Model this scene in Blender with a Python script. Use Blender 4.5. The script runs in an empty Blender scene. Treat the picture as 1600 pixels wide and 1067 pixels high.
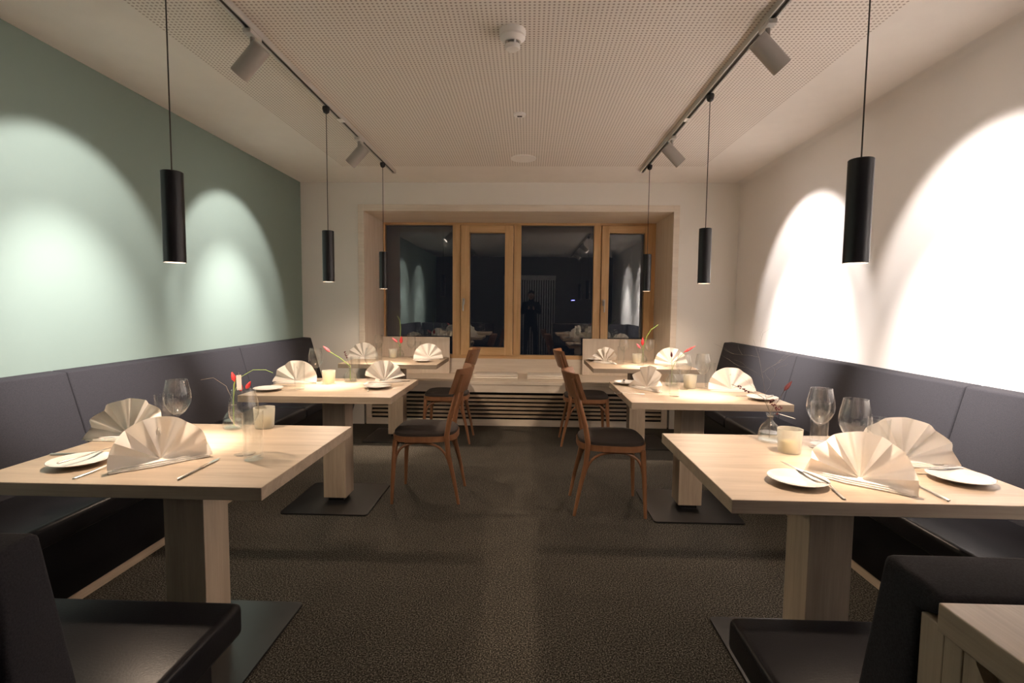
import bpy, bmesh, math, random
from mathutils import Vector, Matrix
C = bpy.context.scene
COL = C.collection
random.seed(7)

# ------------------------------------------------------------------ camera
cam_d = bpy.data.cameras.new('camera'); cam = bpy.data.objects.new('camera', cam_d); COL.objects.link(cam)
cam_d.sensor_width = 36.0; cam_d.lens = 791.8/1600*36.0; cam_d.clip_start = 0.02; cam_d.clip_end = 100
_a, _p, _r = 0.0321, 0.0684, 0.0096
_fw = Vector((-math.sin(_a)*math.cos(_p), math.cos(_a)*math.cos(_p), -math.sin(_p)))
_rt = Vector((math.cos(_a), math.sin(_a), 0)); _up = _rt.cross(_fw)
_r2 = _rt*math.cos(_r)+_up*math.sin(_r); _u2 = _up*math.cos(_r)-_rt*math.sin(_r)
_m = Matrix((_r2, _u2, -_fw)).transposed().to_4x4(); _m.translation = Vector((0, 0, 1.28))
cam.matrix_world = _m
C.camera = cam

# ------------------------------------------------------------------ world, exposure
w = bpy.data.worlds.new('night'); C.world = w; w.use_nodes = True
w.node_tree.nodes['Background'].inputs[0].default_value = (0.0006, 0.0007, 0.001, 1)
w.node_tree.nodes['Background'].inputs[1].default_value = 1.0
C.view_settings.view_transform = 'Standard'; C.view_settings.look = 'None'
C.view_settings.gamma = 1; C.view_settings.use_curve_mapping = False
C.view_settings.exposure = 3.05
C.cycles.max_bounces = 10; C.cycles.diffuse_bounces = 6; C.cycles.glossy_bounces = 4
C.cycles.transmission_bounces = 8; C.cycles.transparent_max_bounces = 24
C.cycles.caustics_reflective = False; C.cycles.caustics_refractive = False
C.cycles.sample_clamp_indirect = 4.0

PEND_CORE = 10.5      # narrow downward beam of each pendant
PEND_WIDE = 3.8       # its wide spill
PEND_COL = (1.0, 0.77, 0.58)
SPOT_W = 35.0         # hot centre of the wall washers
SKIRT_W = 12.5        # their even outer cone
SPOT_COL = (1.0, 0.93, 0.90)
SPOT_CONE = 63

# ------------------------------------------------------------------ materials
def nmat(name):
    m = bpy.data.materials.new(name); m.use_nodes = True
    return m, m.node_tree.nodes, m.node_tree.links, m.node_tree.nodes['Principled BSDF']

def simple(name, col, rough=0.5, metal=0.0, spec=0.5, bump=0, bscale=200, var=0.0, vscale=8, sheen=0):
    m, N, L, b = nmat(name)
    b.inputs['Base Color'].default_value = (*col, 1); b.inputs['Roughness'].default_value = rough
    b.inputs['Metallic'].default_value = metal; b.inputs['Specular IOR Level'].default_value = spec
    if sheen: b.inputs['Sheen Weight'].default_value = sheen
    tc = N.new('ShaderNodeTexCoord')
    if var:
        n = N.new('ShaderNodeTexNoise'); n.inputs['Scale'].default_value = vscale; n.inputs['Detail'].default_value = 4
        L.new(tc.outputs['Object'], n.inputs['Vector'])
        r = N.new('ShaderNodeValToRGB')
        r.color_ramp.elements[0].position = .3; r.color_ramp.elements[1].position = .7
        r.color_ramp.elements[0].color = (*[c*(1-var) for c in col], 1); r.color_ramp.elements[1].color = (*[min(1, c*(1+var)) for c in col], 1)
        L.new(n.outputs['Fac'], r.inputs['Fac']); L.new(r.outputs['Color'], b.inputs['Base Color'])
    if bump:
        n = N.new('ShaderNodeTexNoise'); n.inputs['Scale'].default_value = bscale; n.inputs['Detail'].default_value = 3
        L.new(tc.outputs['Object'], n.inputs['Vector'])
        bp = N.new('ShaderNodeBump'); bp.inputs['Strength'].default_value = bump; bp.inputs['Distance'].default_value = .002
        L.new(n.outputs['Fac'], bp.inputs['Height']); L.new(bp.outputs['Normal'], b.inputs['Normal'])
    return m

def wood(name, c1, c2, axis=0, rough=0.5, fine=60, stretch=14, bump=.15):
    m, N, L, b = nmat(name)
    tc = N.new('ShaderNodeTexCoord'); mp = N.new('ShaderNodeMapping')
    s = [stretch]*3; s[axis] = 1.0
    mp.inputs['Scale'].default_value = s
    L.new(tc.outputs['Object'], mp.inputs['Vector'])
    n = N.new('ShaderNodeTexNoise'); n.inputs['Scale'].default_value = 1.6; n.inputs['Detail'].default_value = 8; n.inputs['Roughness'].default_value = .65; n.inputs['Distortion'].default_value = .6
    L.new(mp.outputs['Vector'], n.inputs['Vector'])
    mp2 = N.new('ShaderNodeMapping'); s2 = [fine*4]*3; s2[axis] = 6.0; mp2.inputs['Scale'].default_value = s2
    L.new(tc.outputs['Object'], mp2.inputs['Vector'])
    n2 = N.new('ShaderNodeTexNoise'); n2.inputs['Scale'].default_value = 1.0; n2.inputs['Detail'].default_value = 3
    L.new(mp2.outputs['Vector'], n2.inputs['Vector'])
    mx = N.new('ShaderNodeMath'); mx.operation = 'MULTIPLY_ADD'; mx.inputs[1].default_value = .35; 
    L.new(n2.outputs['Fac'], mx.inputs[0]); L.new(n.outputs['Fac'], mx.inputs[2])
    r = N.new('ShaderNodeValToRGB'); r.color_ramp.elements[0].position = .45; r.color_ramp.elements[1].position = .85
    r.color_ramp.elements[0].color = (*c1, 1); r.color_ramp.elements[1].color = (*c2, 1)
    L.new(mx.outputs[0], r.inputs['Fac']); L.new(r.outputs['Color'], b.inputs['Base Color'])
    b.inputs['Roughness'].default_value = rough
    bp = N.new('ShaderNodeBump'); bp.inputs['Strength'].default_value = bump; bp.inputs['Distance'].default_value = .001
    L.new(n2.outputs['Fac'], bp.inputs['Height']); L.new(bp.outputs['Normal'], b.inputs['Normal'])
    return m

def thin_glass(name, tint=(.988, .992, .988), rough=.0, ior=1.5, gain=1.3):
    m, N, L, b = nmat(name); N.remove(b)
    out = N['Material Output']
    t = N.new('ShaderNodeBsdfTransparent'); t.inputs[0].default_value = (*tint, 1)
    g = N.new('ShaderNodeBsdfGlossy'); g.inputs['Roughness'].default_value = rough; g.inputs['Color'].default_value = (1, 1, 1, 1)
    f = N.new('ShaderNodeLayerWeight'); f.inputs['Blend'].default_value = .5
    pw = N.new('ShaderNodeMath'); pw.operation = 'POWER'; pw.inputs[1].default_value = 6.0
    mu = N.new('ShaderNodeMath'); mu.operation = 'MULTIPLY_ADD'; mu.inputs[1].default_value = .75*gain; mu.inputs[2].default_value = .02*gain; mu.use_clamp = True
    mx = N.new('ShaderNodeMixShader')
    L.new(f.outputs['Facing'], pw.inputs[0]); L.new(pw.outputs[0], mu.inputs[0]); L.new(mu.outputs[0], mx.inputs[0]); L.new(t.outputs[0], mx.inputs[1]); L.new(g.outputs[0], mx.inputs[2])
    gl = N.new('ShaderNodeBsdfGlass'); gl.inputs['IOR'].default_value = 1.45; gl.inputs['Roughness'].default_value = 0; gl.inputs['Color'].default_value = (.97, .98, .97, 1)
    m2 = N.new('ShaderNodeMixShader'); m2.inputs[0].default_value = .05
    L.new(mx.outputs[0], m2.inputs[1]); L.new(gl.outputs[0], m2.inputs[2])
    L.new(m2.outputs[0], out.inputs['Surface'])
    return m

def emit(name, col, s):
    m, N, L, b = nmat(name)
    b.inputs['Base Color'].default_value = (0, 0, 0, 1); b.inputs['Emission Color'].default_value = (*col, 1); b.inputs['Emission Strength'].default_value = s
    return m

def frosted(name):
    m, N, L, b = nmat(name); N.remove(b)
    out = N['Material Output']
    d = N.new('ShaderNodeBsdfDiffuse'); d.inputs[0].default_value = (.74, .73, .68, 1)
    tl = N.new('ShaderNodeBsdfTranslucent'); tl.inputs[0].default_value = (.78, .77, .70, 1)
    t = N.new('ShaderNodeBsdfTransparent')
    a = N.new('ShaderNodeMixShader'); a.inputs[0].default_value = .5
    c = N.new('ShaderNodeMixShader'); c.inputs[0].default_value = .45
    L.new(d.outputs[0], a.inputs[1]); L.new(tl.outputs[0], a.inputs[2]); L.new(a.outputs[0], c.inputs[1]); L.new(t.outputs[0], c.inputs[2])
    L.new(c.outputs[0], out.inputs['Surface'])
    return m

def carpet_mat():
    m, N, L, b = nmat('carpet')
    tc = N.new('ShaderNodeTexCoord')
    n = N.new('ShaderNodeTexNoise'); n.inputs['Scale'].default_value = 170; n.inputs['Detail'].default_value = 2
    L.new(tc.outputs['Object'], n.inputs['Vector'])
    r = N.new('ShaderNodeValToRGB'); e = r.color_ramp.elements
    e[0].position = .36; e[0].color = (.012, .011, .009, 1); e[1].position = .66; e[1].color = (.17, .155, .13, 1)
    k = e.new(.5); k.color = (.050, .045, .037, 1)
    L.new(n.outputs['Fac'], r.inputs['Fac'])
    n2 = N.new('ShaderNodeTexNoise'); n2.inputs['Scale'].default_value = 5; n2.inputs['Detail'].default_value = 5
    L.new(tc.outputs['Object'], n2.inputs['Vector'])
    mr = N.new('ShaderNodeMapRange'); mr.inputs['To Min'].default_value = .8; mr.inputs['To Max'].default_value = 1.2
    L.new(n2.outputs['Fac'], mr.inputs['Value'])
    sx = N.new('ShaderNodeSeparateXYZ'); L.new(tc.outputs['Object'], sx.inputs[0])
    gt = N.new('ShaderNodeMath'); gt.operation = 'GREATER_THAN'; gt.inputs[1].default_value = 0.04; L.new(sx.outputs['X'], gt.inputs[0])
    ad = N.new('ShaderNodeMath'); ad.operation = 'MULTIPLY_ADD'; ad.inputs[1].default_value = -.05; L.new(gt.outputs[0], ad.inputs[0]); L.new(mr.outputs[0], ad.inputs[2])
    mx = N.new('ShaderNodeVectorMath'); mx.operation = 'SCALE'
    L.new(r.outputs['Color'], mx.inputs[0]); L.new(ad.outputs[0], mx.inputs['Scale'])
    L.new(mx.outputs[0], b.inputs['Base Color'])
    b.inputs['Roughness'].default_value = .95; b.inputs['Specular IOR Level'].default_value = .1
    bp = N.new('ShaderNodeBump'); bp.inputs['Strength'].default_value = .6; bp.inputs['Distance'].default_value = .004
    L.new(n.outputs['Fac'], bp.inputs['Height']); L.new(bp.outputs['Normal'], b.inputs['Normal'])
    return m

def perforated_mat():
    m, N, L, b = nmat('perforated_plaster')
    tc = N.new('ShaderNodeTexCoord'); sx = N.new('ShaderNodeSeparateXYZ'); L.new(tc.outputs['Object'], sx.inputs[0])
    P = .021
    sq = []
    for ax in ('X', 'Y'):
        d = N.new('ShaderNodeMath'); d.operation = 'DIVIDE'; d.inputs[1].default_value = P; L.new(sx.outputs[ax], d.inputs[0])
        fr = N.new('ShaderNodeMath'); fr.operation = 'FRACT'; L.new(d.outputs[0], fr.inputs[0])
        su = N.new('ShaderNodeMath'); su.operation = 'SUBTRACT'; su.inputs[1].default_value = .5; L.new(fr.outputs[0], su.inputs[0])
        mu = N.new('ShaderNodeMath'); mu.operation = 'MULTIPLY'; L.new(su.outputs[0], mu.inputs[0]); L.new(su.outputs[0], mu.inputs[1]); sq.append(mu)
    a = N.new('ShaderNodeMath'); a.operation = 'ADD'; L.new(sq[0].outputs[0], a.inputs[0]); L.new(sq[1].outputs[0], a.inputs[1])
    lt = N.new('ShaderNodeMath'); lt.operation = 'LESS_THAN'; lt.inputs[1].default_value = .26**2; L.new(a.outputs[0], lt.inputs[0])
    mx = N.new('ShaderNodeMix'); mx.data_type = 'RGBA'
    mx.inputs['A'].default_value = (.86, .80, .74, 1); mx.inputs['B'].default_value = (.46, .395, .345, 1)
    L.new(lt.outputs[0], mx.inputs['Factor']); L.new(mx.outputs['Result'], b.inputs['Base Color'])
    b.inputs['Roughness'].default_value = .9
    return m

M = {}
M['plaster'] = simple('warm_plaster', (.86, .81, .755), .9, bump=.05, bscale=300, var=.015)
M['back_wall'] = simple('greige_wall_paint', (.83, .79, .73), .9, bump=.05, bscale=300)
M['white_wall'] = simple('white_wall_paint', (.80, .755, .72), .85, bump=.04, bscale=300)
M['green'] = simple('sage_green_paint', (.215, .275, .24), .75, bump=.04, bscale=300)
M['dark_wall'] = simple('dark_grey_paint', (.16, .155, .15), .9)
M['perf'] = perforated_mat()
M['carpet'] = carpet_mat()
M['oak'] = wood('whitewashed_oak', (.36, .28, .205), (.50, .40, .30), 0, .45)
M['oak_y'] = wood('whitewashed_oak_lengthwise', (.36, .28, .205), (.50, .40, .30), 1, .45)
M['oak_z'] = wood('whitewashed_oak_upright', (.36, .28, .205), (.50, .40, .30), 2, .5)
M['lining'] = wood('pale_oak_lining', (.70, .60, .50), (.82, .73, .62), 0, .6)
M['lining_z'] = wood('pale_oak_lining_upright', (.70, .59, .48), (.82, .72, .61), 2, .6)
M['larch'] = wood('honey_oak', (.60, .36, .17), (.76, .51, .27), 2, .45)
M['larch_x'] = wood('honey_oak_crosswise', (.60, .36, .17), (.76, .51, .27), 0, .45)
M['bent'] = wood('chestnut_beech', (.18, .078, .036), (.285, .135, .065), 2, .35, stretch=8)
M['pad'] = simple('dark_brown_seat_cloth', (.035, .026, .022), .9, bump=.3, bscale=400)
M['wool'] = simple('slate_wool', (.037, .035, .039), .95, spec=.1, bump=.3, bscale=700, var=.2, vscale=300)
M['leather'] = simple('dark_leather', (.011, .0105, .0125), .34, spec=.17, bump=.15, bscale=160)
M['blackpaint'] = simple('black_powder_coat', (.012, .011, .013), .38, bump=.05)
M['plate'] = simple('black_steel_plate', (.014, .014, .015), .28)
M['track'] = simple('pale_grey_track', (.60, .57, .53), .45)
M['slot'] = simple('track_slot', (.05, .04, .03), .6)
M['spot'] = simple('grey_lamp_housing', (.42, .39, .36), .5)
M['china'] = simple('white_china', (.74, .72, .69), .12)
M['steel'] = simple('polished_steel', (.75, .73, .70), .18, metal=1)
M['satin'] = simple('satin_steel', (.55, .53, .50), .35, metal=1)
M['linen'] = simple('white_linen', (.87, .84, .80), .9, bump=.25, bscale=700, sheen=.1)
M['canvas'] = simple('cream_canvas', (.84, .78, .70), .95, bump=.3, bscale=500)
M['glass'] = thin_glass('clear_glass')
M['frost'] = frosted('frosted_glass')
M['wax'] = simple('cream_wax', (.85, .72, .35), .5)
M['wick'] = simple('candle_wick', (.03, .02, .02), .9)
M['water'] = thin_glass('still_water', (.93, .95, .93), 0, 1.33, 1.5)
M['stem'] = simple('green_stem', (.28, .42, .10), .5)
M['dry'] = simple('dry_twig', (.20, .17, .14), .8)
M['pink'] = simple('pink_petals', (.80, .16, .20), .5)
M['red'] = simple('red_petals', (.62, .035, .04), .5)
M['burgundy'] = simple('burgundy_dried_bloom', (.085, .014, .018), .8, bump=.4, bscale=900)
M['paper'] = simple('white_paper', (.75, .70, .66), .9)
M['white_plastic'] = simple('white_plastic', (.95, .91, .87), .3)
M['lens'] = emit('lamp_lens', (1.0, .72, .46), 18)
M['spotlens'] = emit('spot_lens', (1.0, .93, .86), 25)
M['led'] = emit('blue_led', (.15, .15, 1.0), 6)
M['skin'] = simple('skin', (.45, .27, .19), .6)
M['cloth'] = simple('black_clothing', (.012, .012, .016), .95)
M['hair'] = simple('dark_hair', (.02, .014, .01), .7)

def pane_mat():
    m, N, L, b = nmat('window_glass')
    b.inputs['Base Color'].default_value = (.80, .86, .86, 1); b.inputs['Roughness'].default_value = 0
    b.inputs['Transmission Weight'].default_value = 1; b.inputs['IOR'].default_value = 1.85
    return m
M['pane'] = pane_mat()

# ------------------------------------------------------------------ helpers
def link(name, me, mat=None, parent=None, smooth=False, loc=(0, 0, 0), rot=(0, 0, 0)):
    if mat is not None and not me.materials: me.materials.append(mat)
    if smooth:
        me.polygons.foreach_set('use_smooth', [True]*len(me.polygons))
        try: me.set_sharp_from_angle(angle=math.radians(38))
        except Exception: pass
    o = bpy.data.objects.new(name, me); COL.objects.link(o)
    if parent: o.parent = parent
    o.location = loc; o.rotation_euler = rot
    return o

def obj(name, bm, mat, parent=None, smooth=False, loc=(0, 0, 0), rot=(0, 0, 0)):
    me = bpy.data.meshes.new(name); bmesh.ops.recalc_face_normals(bm, faces=bm.faces); bm.to_mesh(me); bm.free()
    return link(name, me, mat, parent, smooth, loc, rot)

def empty(name, loc=(0, 0, 0), rz=0):
    o = bpy.data.objects.new(name, None); COL.objects.link(o); o.empty_display_size = .05
    o.location = loc; o.rotation_euler = (0, 0, rz); return o

def tag(o, label, cat, group=None):
    o['label'] = label; o['category'] = cat
    if group: o['group'] = group
    return o

def struct(o): o['kind'] = 'structure'; return o

def copy_tree(o, parent=None):
    c = o.copy(); COL.objects.link(c)
    if parent is not None: c.parent = parent
    for ch in list(o.children): copy_tree(ch, c)
    return c

def box(bm, x0, x1, y0, y1, z0, z1, bevel=0, seg=2):
    r = bmesh.ops.create_cube(bm, size=1)
    vs = r['verts']
    for v in vs:
        v.co = Vector(((x0+x1)/2+v.co.x*(x1-x0), (y0+y1)/2+v.co.y*(y1-y0), (z0+z1)/2+v.co.z*(z1-z0)))
    if bevel:
        es = list({e for v in vs for e in v.link_edges})
        bmesh.ops.bevel(bm, geom=es, offset=bevel, segments=seg, affect='EDGES', profile=.5)
    return bm

def bx(*a, **k): return box(bmesh.new(), *a, **k)

def lathe(bm, prof, n=24, cx=0, cy=0, z=0):
    rings = []
    for r, h in prof:
        if r < 1e-5: rings.append([bm.verts.new((cx, cy, z+h))])
        else: rings.append([bm.verts.new((cx+r*math.cos(2*math.pi*i/n), cy+r*math.sin(2*math.pi*i/n), z+h)) for i in range(n)])
    for a, b in zip(rings, rings[1:]):
        for i in range(n):
            j = (i+1) % n
            if len(a) == 1 and len(b) == 1: continue
            if len(a) == 1: bm.faces.new((a[0], b[i], b[j]))
            elif len(b) == 1: bm.faces.new((a[i], a[j], b[0]))
            else: bm.faces.new((a[i], a[j], b[j], b[i]))
    return bm

def tube(bm, pts, rad, n=8, flat=1.0, up=None):
    """sweep an ellipse along pts; rad number or list; flat scales the second axis"""
    P = [Vector(p) for p in pts]; R = rad if isinstance(rad, (list, tuple)) else [rad]*len(P)
    prev = None; rings = []
    for i, p in enumerate(P):
        t = (P[min(i+1, len(P)-1)]-P[max(i-1, 0)]).normalized()
        if prev is None:
            u = Vector(up) if up else (Vector((0, 0, 1)) if abs(t.z) < .9 else Vector((1, 0, 0)))
        else: u = prev
        u = (u-t*u.dot(t)).normalized(); v = t.cross(u); prev = u
        rings.append([bm.verts.new(p+u*math.cos(2*math.pi*k/n)*R[i]+v*math.sin(2*math.pi*k/n)*R[i]*flat) for k in range(n)])
    for a, b in zip(rings, rings[1:]):
        for k in range(n): bm.faces.new((a[k], a[(k+1) % n], b[(k+1) % n], b[k]))
    bm.faces.new(rings[0][::-1]); bm.faces.new(rings[-1])
    return bm

def prism(bm, poly, axis, a, b):
    """poly: 2-D outline; extruded along axis ('x': poly=(y,z); 'y': poly=(x,z); 'z': poly=(x,y))"""
    f = {'x': lambda p, t: (t, p[0], p[1]), 'y': lambda p, t: (p[0], t, p[1]), 'z': lambda p, t: (p[0], p[1], t)}[axis]
    A = [bm.verts.new(f(p, a)) for p in poly]; B = [bm.verts.new(f(p, b)) for p in poly]
    n = len(poly)
    bm.faces.new(A[::-1]); bm.faces.new(B)
    for i in range(n): bm.faces.new((A[i], A[(i+1) % n], B[(i+1) % n], B[i]))
    return bm

def bez(p0, p1, p2, p3, n=8):
    p0, p1, p2, p3 = map(Vector, (p0, p1, p2, p3)); out = []
    for i in range(n+1):
        t = i/n; s = 1-t; out.append(p0*s**3+p1*3*s*s*t+p2*3*s*t*t+p3*t**3)
    return out

def bevel_all(bm, off, seg=2):
    bmesh.ops.remove_doubles(bm, verts=bm.verts, dist=1e-5)
    bmesh.ops.bevel(bm, geom=list(bm.edges), offset=off, segments=seg, affect='EDGES', profile=.5, clamp_overlap=True)
    return bm

# ================================================================== THE SETTING
XL, XR, YB, H = -2.42, 2.151, 5.362, 2.567
YF = -1.0
struct(obj('floor', bx(XL-.1, XR+.1, YF-1.6, 6.3, -.1, 0), M['carpet']))
ceil = struct(obj('ceiling', bx(XL-.1, XR+.1, YF-1.6, 6.3, H, H+.12), M['plaster']))
pp = obj('perforated_panel', bx(-1.74, 1.57, YF+.02, 4.75, H-.0015, H+.002), M['perf'], ceil)
pp['label'] = 'fine round perforations in rows'
struct(obj('wall_left', bx(XL-.12, XL, YF-.12, 6.3, 0, H), M['green']))
# right wall runs into the ceiling with a soft cove
bm = bmesh.new(); rc = .05
pts = [(XR+.12, 0), (XR, 0), (XR, H-rc)]+[(XR-rc+rc*math.cos(t), H-rc+rc*math.sin(t)) for t in [math.pi/2*i/10 for i in range(1, 11)]]+[(XR+.12, H)]
prism(bm, pts, 'y', YF-.12, YB+.0)
struct(obj('wall_right', bm, M['white_wall'], smooth=True))
# back wall with the opening of the window niche
NL, NR, NT, NZ = -1.745, 1.485, 2.27, 0.0
YW = 6.1
bm = bmesh.new()
box(bm, XL, NL-.02, YB, YB+.12, 0, H); box(bm, NR+.02, XR+.1, YB, YB+.12, 0, H); box(bm, NL-.02, NR+.02, YB, YB+.12, NT+.02, H)
struct(obj('wall_back', bm, M['back_wall']))
# niche lining with its face frame
bm = bmesh.new()
box(bm, NL-.062, NL, YB-.012, YB+.02, 0.36, NT+.068, bevel=.002)
box(bm, NR, NR+.062, YB-.012, YB+.02, 0.36, NT+.068, bevel=.002)
box(bm, NL, NR, YB-.012, YB+.02, NT, NT+.068, bevel=.002)
tr = struct(obj('trim_1', bm, M['lining']))
for nm, b_ in (('lining_board', (NL-.02, NL, YB+.02, YW+.05, .36, NT+.02)), ('lining_board', (NR, NR+.02, YB+.02, YW+.05, .36, NT+.02)), ('lining_board', (NL, NR, YB+.02, YW+.05, NT, NT+.02))):
    obj(nm, bx(*b_), M['lining_z'] if b_[5]-b_[4] > .5 else M['lining'], tr)
# outer masonry around the window so that no night light leaks
bm = bmesh.new()
box(bm, NL-.7, NL-.02, YW, YW+.2, 0, H); box(bm, NR+.02, NR+.8, YW, YW+.2, 0, H); box(bm, NL-.02, NR+.02, YW+.02, YW+.2, NT+.02, H); box(bm, NL-.02, NR+.02, YW+.02, YW+.2, 0, .66)
struct(obj('wall_outer', bm, M['back_wall']))
# wall behind the camera with a doorway and a slatted screen
bm = bmesh.new()
box(bm, XL, -.66, YF-.12, YF, 0, H); box(bm, .70, XR, YF-.12, YF, 0, H); box(bm, -.66, .70, YF-.12, YF, 2.10, H)
struct(obj('wall_front', bm, M['dark_wall']))
bm = bmesh.new()
box(bm, XL, XR, YF-1.6, YF-1.5, 0, H); box(bm, -1.3, -1.2, YF-1.5, YF-.12, 0, H); box(bm, 1.2, 1.3, YF-1.5, YF-.12, 0, H)
struct(obj('wall_corridor', bm, M['dark_wall']))
d1 = struct(obj('door_1', bx(-.66, .70, YF-.10, YF-.04, 1.98, 2.10), M['paper']))
me = bx(-.014, .014, -.015, .015, 0, 1.98); mm = bpy.data.meshes.new('door_slat'); me.to_mesh(mm); me.free(); mm.materials.append(M['paper'])
for i in range(22):
    o = link('slat', mm, None, d1, loc=(-.64+i*.0625, YF-.07, 0))
cl = bpy.data.lights.new('slat_fill_light', 'POINT'); cl.energy = .6; cl.color = (1, .9, .8); cl.shadow_soft_size = .1  # unseen lamp added behind the doorway to light the slats
co = bpy.data.objects.new('slat_fill_light', cl); COL.objects.link(co); co.location = (0, YF-.8, 2.3)

# the window: outer frame, mullions, two sashes, four panes
Y0, Y1 = YW-.03, YW+.05
bm = bmesh.new()
ZT, ZB = 2.255, .69
box(bm, NL+.001, -1.726, Y0, Y1, ZB-.04, NT-.001, bevel=.002); box(bm, 1.441, NR-.001, Y0, Y1, ZB-.04, NT-.001, bevel=.002)
box(bm, -.913, -.818, Y0, Y1, ZB, ZT, bevel=.004); box(bm, -.183, -.096, Y0, Y1, ZB, ZT, bevel=.004); box(bm, .762, .848, Y0, Y1, ZB, ZT, bevel=.004)
win = struct(obj('window_1', bm, M['larch']))
bm = bmesh.new()
box(bm, -1.726, 1.441, Y0, Y1, ZT-.012, NT-.001, bevel=.002); box(bm, -1.726, 1.441, Y0, Y1, ZB-.04, ZB+.012, bevel=.002)
obj('head_and_sill', bm, M['larch_x'], win)
for (a, b, l, r) in ((-.812, -.188, .106, .10), (.853, 1.436, .088, .08)):
    bm = bmesh.new(); ys0, ys1 = Y0-.025, Y1-.01
    z0, z1 = .695, 2.238
    box(bm, a, a+l, ys0, ys1, z0, z1, bevel=.004); box(bm, b-r, b, ys0, ys1, z0, z1, bevel=.004)
    s = obj('sash', bm, M['larch'], win)
    bm = bmesh.new(); box(bm, a+l, b-r, ys0+.001, ys1, z0, .79, bevel=.003); box(bm, a+l, b-r, ys0+.001, ys1, 2.151, z1, bevel=.003)
    obj('rail', bm, M['larch_x'], s)
    hx = a+.035
    bm = bmesh.new(); box(bm, hx-.015, hx+.015, ys0-.008, ys0, 1.30, 1.375, bevel=.003)
    tube(bm, [(hx, ys0-.005, 1.35), (hx, ys0-.045, 1.35), (hx, ys0-.05, 1.33), (hx, ys0-.05, 1.225)], [.009, .009, .009, .008], 8)
    obj('window_handle', bm, M['satin'], s, True)
for (a, b, z0, z1) in ((-1.726, -.913, ZB+.01, ZT-.01), (-.706, -.288, .79, 2.151), (-.096, .762, ZB+.01, ZT-.01), (.941, 1.356, .79, 2.151)):
    p = obj('glass_pane', bx(a, b, YW+.005, YW+.011, z0, z1), M['pane'], win)

# ceiling fittings
sm = empty('smoke_detector', (-.09, 2.46, H-.0015)); tag(sm, 'large white round smoke detector on the perforated ceiling', 'smoke detector')
bm = bmesh.new(); lathe(bm, [(0, 0), (.062, 0), (.062, -.018), (.058, -.024), (0, -.024)], 32); obj('base', bm, M['white_plastic'], sm, True)
bm = bmesh.new(); lathe(bm, [(.058, -.022), (.060, -.034), (.040, -.052), (.032, -.052)], 32); obj('housing', bm, M['white_plastic'], sm, True)
bm = bmesh.new(); lathe(bm, [(.024, -.050), (.024, -.068)], 24); obj('sensing_chamber', bm, M['spot'], sm, True)
bm = bmesh.new(); lathe(bm, [(0, -.066), (.036, -.066), (.036, -.078), (.030, -.084), (0, -.084)], 28); obj('cap', bm, M['white_plastic'], sm, True)
for k in range(4):
    t = math.pi/2*k+.4; bm = bmesh.new(); box(bm, -.003, .003, .024, .036, -.07, -.05); obj('rib', bm, M['white_plastic'], sm, rot=(0, 0, t))
se = empty('motion_sensor', (-.075, 3.485, H-.0015)); tag(se, 'tiny white round sensor with a dark slit on the ceiling', 'sensor')
bm = bmesh.new(); lathe(bm, [(0, 0), (.042, 0), (.040, -.010), (.014, -.014), (0, -.014)], 28); obj('ring', bm, M['white_plastic'], se, True)
bm = bmesh.new(); box(bm, -.016, .016, -.008, .008, -.017, -.012); obj('lens', bm, M['slot'], se)
sp = empty('ceiling_speaker', (-.06, 4.494, H-.0015)); tag(sp, 'flat white round loudspeaker cover flush with the ceiling', 'speaker')
bm = bmesh.new(); lathe(bm, [(0, 0), (.112, 0), (.110, -.006), (.104, -.007)], 36); obj('rim', bm, M['white_plastic'], sp, True)
bm = bmesh.new(); lathe(bm, [(.105, -.006), (.08, -.008), (0, -.009)], 36); obj('grille', bm, M['white_plastic'], sp, True)

# ================================================================== TRACKS, SPOTS, PENDANTS
def track(x, y1, label):
    t = empty('light_track', (x, 0, H-.0015)); tag(t, label, 'light track', 'ceiling light tracks')
    bm = bmesh.new()
    box(bm, -.018, -.011, YF+.05, y1, -.03, 0); box(bm, .011, .018, YF+.05, y1, -.03, 0); box(bm, -.011, .011, YF+.05, y1, -.010, 0)
    obj('rail', bm, M['track'], t)
    bm = bmesh.new(); box(bm, -.0105, .0105, YF+.05, y1-.01, -.022, -.0105); obj('slot_insert', bm, M['slot'], t)
    obj('end_cap', bx(-.018, .018, y1, y1+.008, -.031, 0, bevel=.002), M['track'], t)
    obj('coupler', bx(-.019, .019, 3.48, 3.54, -.0325, -.029), M['white_plastic'], t)
track(-1.295, 4.88, 'long pale track along the ceiling near the green wall')
track(1.04, 4.85, 'long pale track along the ceiling near the white wall')
ZK = H-.0335

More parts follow.
